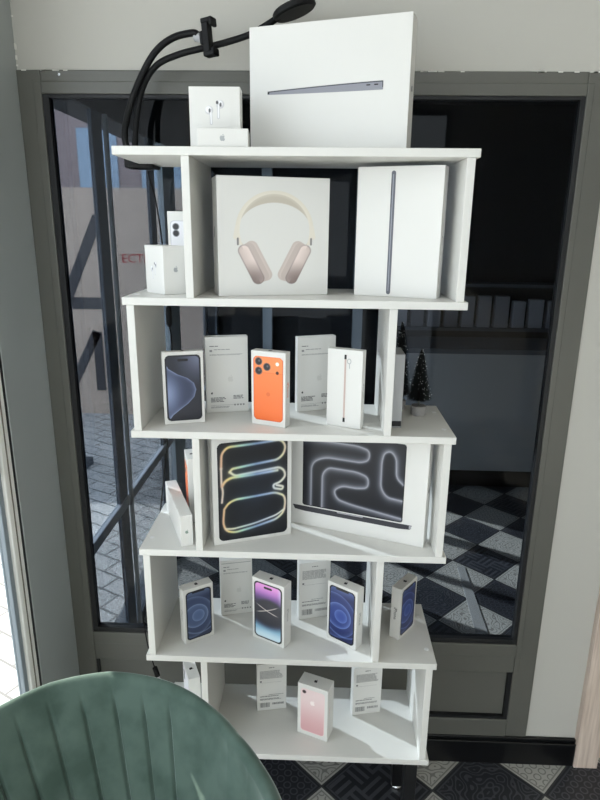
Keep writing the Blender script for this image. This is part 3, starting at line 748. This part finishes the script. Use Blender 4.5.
rects('edge_print', [(.14, .205, .0478, .0508), (.316, .3215, .042, .050)], 'front', dm, mat('pale metal print', rgb(168, 168, 172), .4), r, .0007)
vs, fs = logo2d(.013, .022, .135); flat('side_logo', vs, fs, 'right', dm, M_ink, r)

# ---- fourth tier
r, dm = carton((-.263, .041), 34, .078, .027, .152, 4, 'white phone box with slate blue ring screen at the left of the fifth shelf')
phone_front(r, dm, pic_rings((38, 48, 76), (156, 176, 210), (80, 100, 142)), side='iPhone', sideface='left', sidecol=M_greyink)
r, dm = carton((-.193, .163), 14, .084, .022, .163, 4, 'white phone box showing its printed back, behind slate blue and purple phone boxes')
back_print(r, dm, 3)
rects('lid_gap', [(.004, .080, .1535, .155)], 'front', dm, M_greyink, r)
r, dm = carton((-.100, .083), -28.5, .093, .033, .172, 4, 'white phone box with pink and purple screen, second on the fifth shelf')
phone_front(r, dm, pic_purple, side='iPhone', sidecol=M_greyink)
r, dm = carton((.014, .156), 15.5, .084, .024, .166, 4, 'white phone box with dense small print on back, behind the bright blue phone box')
back_print(r, dm, 4, 1)
r, dm = carton((.087, .090), -35, .086, .030, .163, 4, 'white phone box with bright blue ring screen, third on the fifth shelf')
phone_front(r, dm, pic_rings((20, 30, 76), (140, 166, 224), (46, 70, 146)), side='iPhone', sidecol=M_greyink)
r, dm = carton((.268, .084), 53, .080, .027, .145, 4, 'white phone box with bright blue screen facing right, right of the white upright')
phone_front(r, dm, pic_rings((20, 30, 76), (140, 166, 224), (46, 70, 146)), side='iPhone', sideface='left', sidecol=M_ink)

# ---- fifth tier
r, dm = carton((-.318, .176), -66, .078, .030, .150, 5, 'white phone box with lens picture on the bottom shelf, just behind the green chair')
r.location = (-.300, .150, L[5] + .0003)
phone_front(r, dm, pic_whiteback)
r, dm = carton((-.097, .141), 11, .081, .024, .150, 5, 'white phone box with dense printed back, left on the bottom shelf')
back_print(r, dm, 5, 1)
r, dm = carton((.016, .076), -21.5, .084, .043, .157, 5, 'white phone box with rose pink phone back in the middle of the bottom shelf')
phone_front(r, dm, pic_rose, asp=1.98, side=None, mx=.0085)
vs, fs = logo2d(.017, dm[0] * .5, dm[2] * .68); flat('phone_logo_print', vs, fs, 'front', dm, mat('white ink', rgb(250, 236, 234), .4), r, .0008)
side_text('iPhone', .009, 'right', .013, .085, dm, mat('pink ink', rgb(224, 186, 182), .5), r)
r, dm = carton((.164, .138), 12, .080, .024, .152, 5, 'white phone box with printed back facing out, right on the bottom shelf')
back_print(r, dm, 6, 1)

# ------------------------------------------------------------------ little bottle brush trees
def tree(name, loc, ht, rad, label, seed, pot=True):
    rnd = random.Random(seed); t = thing(name, label, 'tree', loc, 0, 'bottle brush trees')
    ph = .023
    MB().lathe([(.0165, 0), (.0175, .002), (.0185, ph - .002), (.0175, ph)], 28).build('pot', mat('silver grey pot', rgb(150, 148, 146), .6), t)
    MB().tube([(0, 0, ph - .002), (0, 0, ht)], [.0022, .0012], 8).build('trunk', mat('twisted wire', rgb(90, 92, 88), .5, .6), t)
    f = MB(); fr = MB(); n = int(6500 * ht / .157); z0 = ph + .012
    for i in range(n):
        q = i / n; z = z0 + q * (ht - z0); a = i * 2.39996 + rnd.uniform(-.2, .2)
        ln = rad * (1 - q) ** .85 * rnd.uniform(.75, 1.08) + .002; up = ln * rnd.uniform(.02, .30)
        d = Vector((math.cos(a), math.sin(a), 0)); p = Vector((-d.y, d.x, 0)) * .0013; b0 = Vector((0, 0, z)); tip = d * ln + Vector((0, 0, z + up))
        f.add([b0 + p, b0 - p, tip, b0 + Vector((0, 0, .0011))], [(0, 1, 2), (1, 3, 2), (3, 0, 2), (0, 3, 1)])
        if rnd.random() < .016:
            s_ = rnd.uniform(.0006, .0011); fr.add([tip + Vector(v) * s_ for v in ((1, 0, -.6), (-.6, .9, -.6), (-.6, -.9, -.6), (0, 0, 1))], [(0, 2, 1), (0, 1, 3), (1, 2, 3), (2, 0, 3)])
    f.build('foliage', mat('dark green bristle', rgb(10, 17, 16), .9), t); fr.build('frost', mat('white frost', rgb(225, 230, 232), .6), t)
    return t
tree('bottle_brush_tree', (.2925, .162, L[2] + .0003), .157, .029, 'smaller dark bottle brush tree with frosted tips in a grey pot', 1)
tree('bottle_brush_tree', (.2500, .208, L[2] + .0003), .213, .0275, 'taller dark bottle brush tree behind the grey edged box and the smaller tree', 2)

# ------------------------------------------------------------------ gooseneck phone holder clamped to the top board
gh = thing('gooseneck_holder', 'black double gooseneck phone holder clamped at the left end of the top shelf', 'phone holder', (-.36, .2, 0))
def P(x, y, z): return (x + .36, y - .2, z)
f = MB(); f.box(-.012, .045, -.03, .03, -.024, -.0165); f.box(-.012, .04, -.025, .025, .0005, .012); f.box(-.022, .0095, -.025, .025, -.024, .014)
f.build('clamp', M_black, gh, bevel=.003)
A1 = [(-.375, .2, .0), (-.388, .215, .045), (-.382, .235, .10), (-.354, .24, .165), (-.318, .24, .218), (-.278, .24, .246), (-.235, .24, .256), (-.222, .238, .252)]
A2 = [(-.368, .215, .0), (-.367, .235, .075), (-.352, .25, .150), (-.318, .25, .195), (-.27, .25, .216), (-.22, .25, .228), (-.165, .25, .240), (-.11, .25, .256), (-.072, .246, .274), (-.046, .243, .288)]
MB().tube(smooth_path([P(*p) for p in A1]), .0072, 12).build('gooseneck_arm', M_black, gh, smooth=True)
MB().tube(smooth_path([P(*p) for p in A2]), .0068, 12).build('gooseneck_arm', M_black, gh, smooth=True)
cl = MB(); cl.box(-.008, .008, -.010, .010, -.034, .034); cl.box(-.008, .020, -.012, .010, .027, .037); cl.box(-.008, .020, -.012, .010, -.037, -.027); cl.box(.012, .020, -.013, .011, .020, .037); cl.box(.012, .020, -.013, .011, -.037, -.022); cl.box(-.015, -.006, -.010, .010, -.012, .014)
cl = cl.build('phone_clip', M_black, gh, bevel=.0025); cl.location = P(-.200, .232, .244); cl.rotation_euler = (0, R(-5), R(-22))
kn = MB().tube([(-.030, 0, .008), (-.014, 0, .003)], [.009, .0095], 16).build('ball_joint', mat('white plastic knob', rgb(170, 172, 174), .3), cl)
rg = MB(); prof = []
for k in range(40):
    a = 2 * math.pi * k / 40
rg.lathe([(.030, -.007), (.043, -.0075), (.0475, -.004), (.0475, .004), (.044, .0075), (.030, .007), (.029, .003), (.012, .003), (.001, .003)], 48)
rg = rg.build('magnetic_disc', M_black, gh); rg.location = P(-.014, .24, .300); rg.rotation_euler = (R(2), R(-19), 0)
cb = [(-.34, .21, -.03), (-.335, .255, -.10), (-.328, .27, -.22), (-.322, .268, -.34), (-.3215, .267, -.385), (-.318, .267, -.437), (-.33, .27, -.60), (-.365, .27, -.85), (-.398, .27, -1.06), (-.424, .268, -1.172), (-.437, .265, -1.225), (-.431, .262, -1.31), (-.418, .260, -1.375), (-.411, .258, -1.40)]
MB().tube(smooth_path([P(*p) for p in cb], 6), .0018, 8).build('cable', M_black, gh, smooth=True)
MB().tube([P(-.3222, .268, -.335), P(-.3222, .268, -.34), P(-.3216, .267, -.382), P(-.3215, .267, -.388)], [.004, .0075, .0075, .004], 12).build('inline_switch', M_black, gh)
up = MB().tube([P(-.4115, .258, -1.398), P(-.404, .256, -1.425)], .0075, 10).build('usb_plug', M_black, gh)
MB().tube([P(-.404, .256, -1.425), P(-.399, .255, -1.441)], .0055, 4).build('plug_shell', M_chrome, up)

# ------------------------------------------------------------------ green velvet chair
def velvet():
    mt = bpy.data.materials.new('green velvet'); mt.use_nodes = True; nt = mt.node_tree; b = nt.nodes['Principled BSDF']
    tc = nt.nodes.new('ShaderNodeTexCoord'); n = nt.nodes.new('ShaderNodeTexNoise'); n.inputs['Scale'].default_value = 14; n.inputs['Detail'].default_value = 4
    cr = nt.nodes.new('ShaderNodeValToRGB'); cr.color_ramp.elements[0].color = rgb(68, 86, 78); cr.color_ramp.elements[1].color = rgb(86, 104, 96); cr.color_ramp.elements[0].position = .35; cr.color_ramp.elements[1].position = .6
    nt.links.new(tc.outputs['Object'], n.inputs['Vector']); nt.links.new(n.outputs['Fac'], cr.inputs[0]); nt.links.new(cr.outputs[0], b.inputs['Base Color'])
    b.inputs['Roughness'].default_value = .85; b.inputs['Specular IOR Level'].default_value = .2
    b.inputs['Sheen Weight'].default_value = 1.0; b.inputs['Sheen Roughness'].default_value = .3; b.inputs['Sheen Tint'].default_value = rgb(228, 238, 233)
    return mt
M_velvet = velvet()
CC = (-.298, -.595); CR = .296; RZ = -.947
ch = thing('velvet_armchair', 'green velvet barrel armchair with stitched channels in front of the bookcase', 'chair', (CC[0], CC[1], FZ))
TH0, TH1, NT = R(117 - 138), R(117 + 138), 700
seams = [R(72 + 11.25 * k) for k in range(9)]
REC = Vector((math.cos(R(117)), math.sin(R(117)), 0))
def shell_profile(th):
    """cross-section of the padded back at one angle: list of points around the rim, inside bottom to outside bottom"""
    CR = .284 + float(np.interp(math.degrees(th), (-20, 0, 10, 25, 38, 53, 72, 95, 115, 126, 137, 160, 200, 255), (.014, .018, .013, -.002, -.010, -.007, .002, .011, .004, -.006, -.014, -.016, .0, .01)))
    off_ = abs(th - R(117)); drop = float(.16 * S(R(116), R(140), np.array(off_)))
    top = RZ - FZ - drop; zb = .36; NZ = 26; pr = []
    groove = max(math.exp(-((th - s_) / R(.6)) ** 2) for s_ in seams)
    puff = 0.0
    if seams[0] <= th <= seams[-1]:
        puff = math.sin(math.pi * (((th - seams[0]) / R(11.25)) % 1.0)) * .0035
    d = Vector((math.cos(th), math.sin(th), 0))
    def pt(rad, z):
        q = max(0, (top - z)) / .40
        return d * rad + Vector((.115, -.085, 0)) * q + Vector((0, 0, z))
    for i in range(NZ + 1):
        q = i / NZ; z = zb + (top - .022 - zb) * q; fade = float(S(.0, .10, np.array(1 - q)))
        pr.append(pt(CR - .008 - .15 * (1 - q) - puff * fade + groove * .008 * fade, z))
    for k in range(1, 10):
        a = math.pi * k / 10; pr.append(pt(CR + .006 - .014 * math.cos(a), top - .022 + .022 * math.sin(a)))
    for i in range(9):
        q = 1 - i / 8; z = zb + (top - .022 - zb) * q; pr.append(pt(CR + .020 - .14 * (1 - q), z))
    return pr
f = MB(); vs = []; fs = []; npf = None
for i in range(NT + 1):
    th = TH0 + (TH1 - TH0) * i / NT; pr = shell_profile(th); npf = len(pr)
    vs += [tuple(p) for p in pr]
for i in range(NT):
    for k in range(npf):
        a, b_ = i * npf + k, i * npf + (k + 1) % npf; fs.append((a, a + npf, b_ + npf, b_))
fs.append(tuple(range(npf))); fs.append(tuple(NT * npf + k for k in range(npf))[::-1])
f.add(vs, fs); f.build('backrest', M_velvet, ch, smooth=True)
f = MB(); f.lathe([(.08, .34), (.14, .345), (.158, .37), (.165, .42), (.158, .455), (.13, .468), (.08, .472), (.01, .473)], 48, (.095, -.07, 0)); f.build('seat_cushion', M_velvet, ch, smooth=True)
for k in range(4):
    a = R(117 + 45 + 90 * k); MB().tube([(.10 * math.cos(a) + .09, .10 * math.sin(a) - .07, .36), (.2 * math.cos(a) + .08, .2 * math.sin(a) - .06, 0)], [.015, .010], 14).build('leg', M_blackmetal, ch)

# ------------------------------------------------------------------ housings added around the unseen ceiling fill lamps
for (x, y, sx, sy) in ((0.55, -1.35, 1.2, .5), (0.9, -2.5, 1.2, .6)):
    t = thing('fill_light_housing', 'white flat housing added for the unseen fill light above the shop floor', 'ceiling light', (x, y, 1.15), 0, 'added fill light housings')
    MB().box(-sx / 2 - .02, sx / 2 + .02, -sy / 2 - .02, sy / 2 + .02, -.022, 0).build('housing', M_whitepl, t)
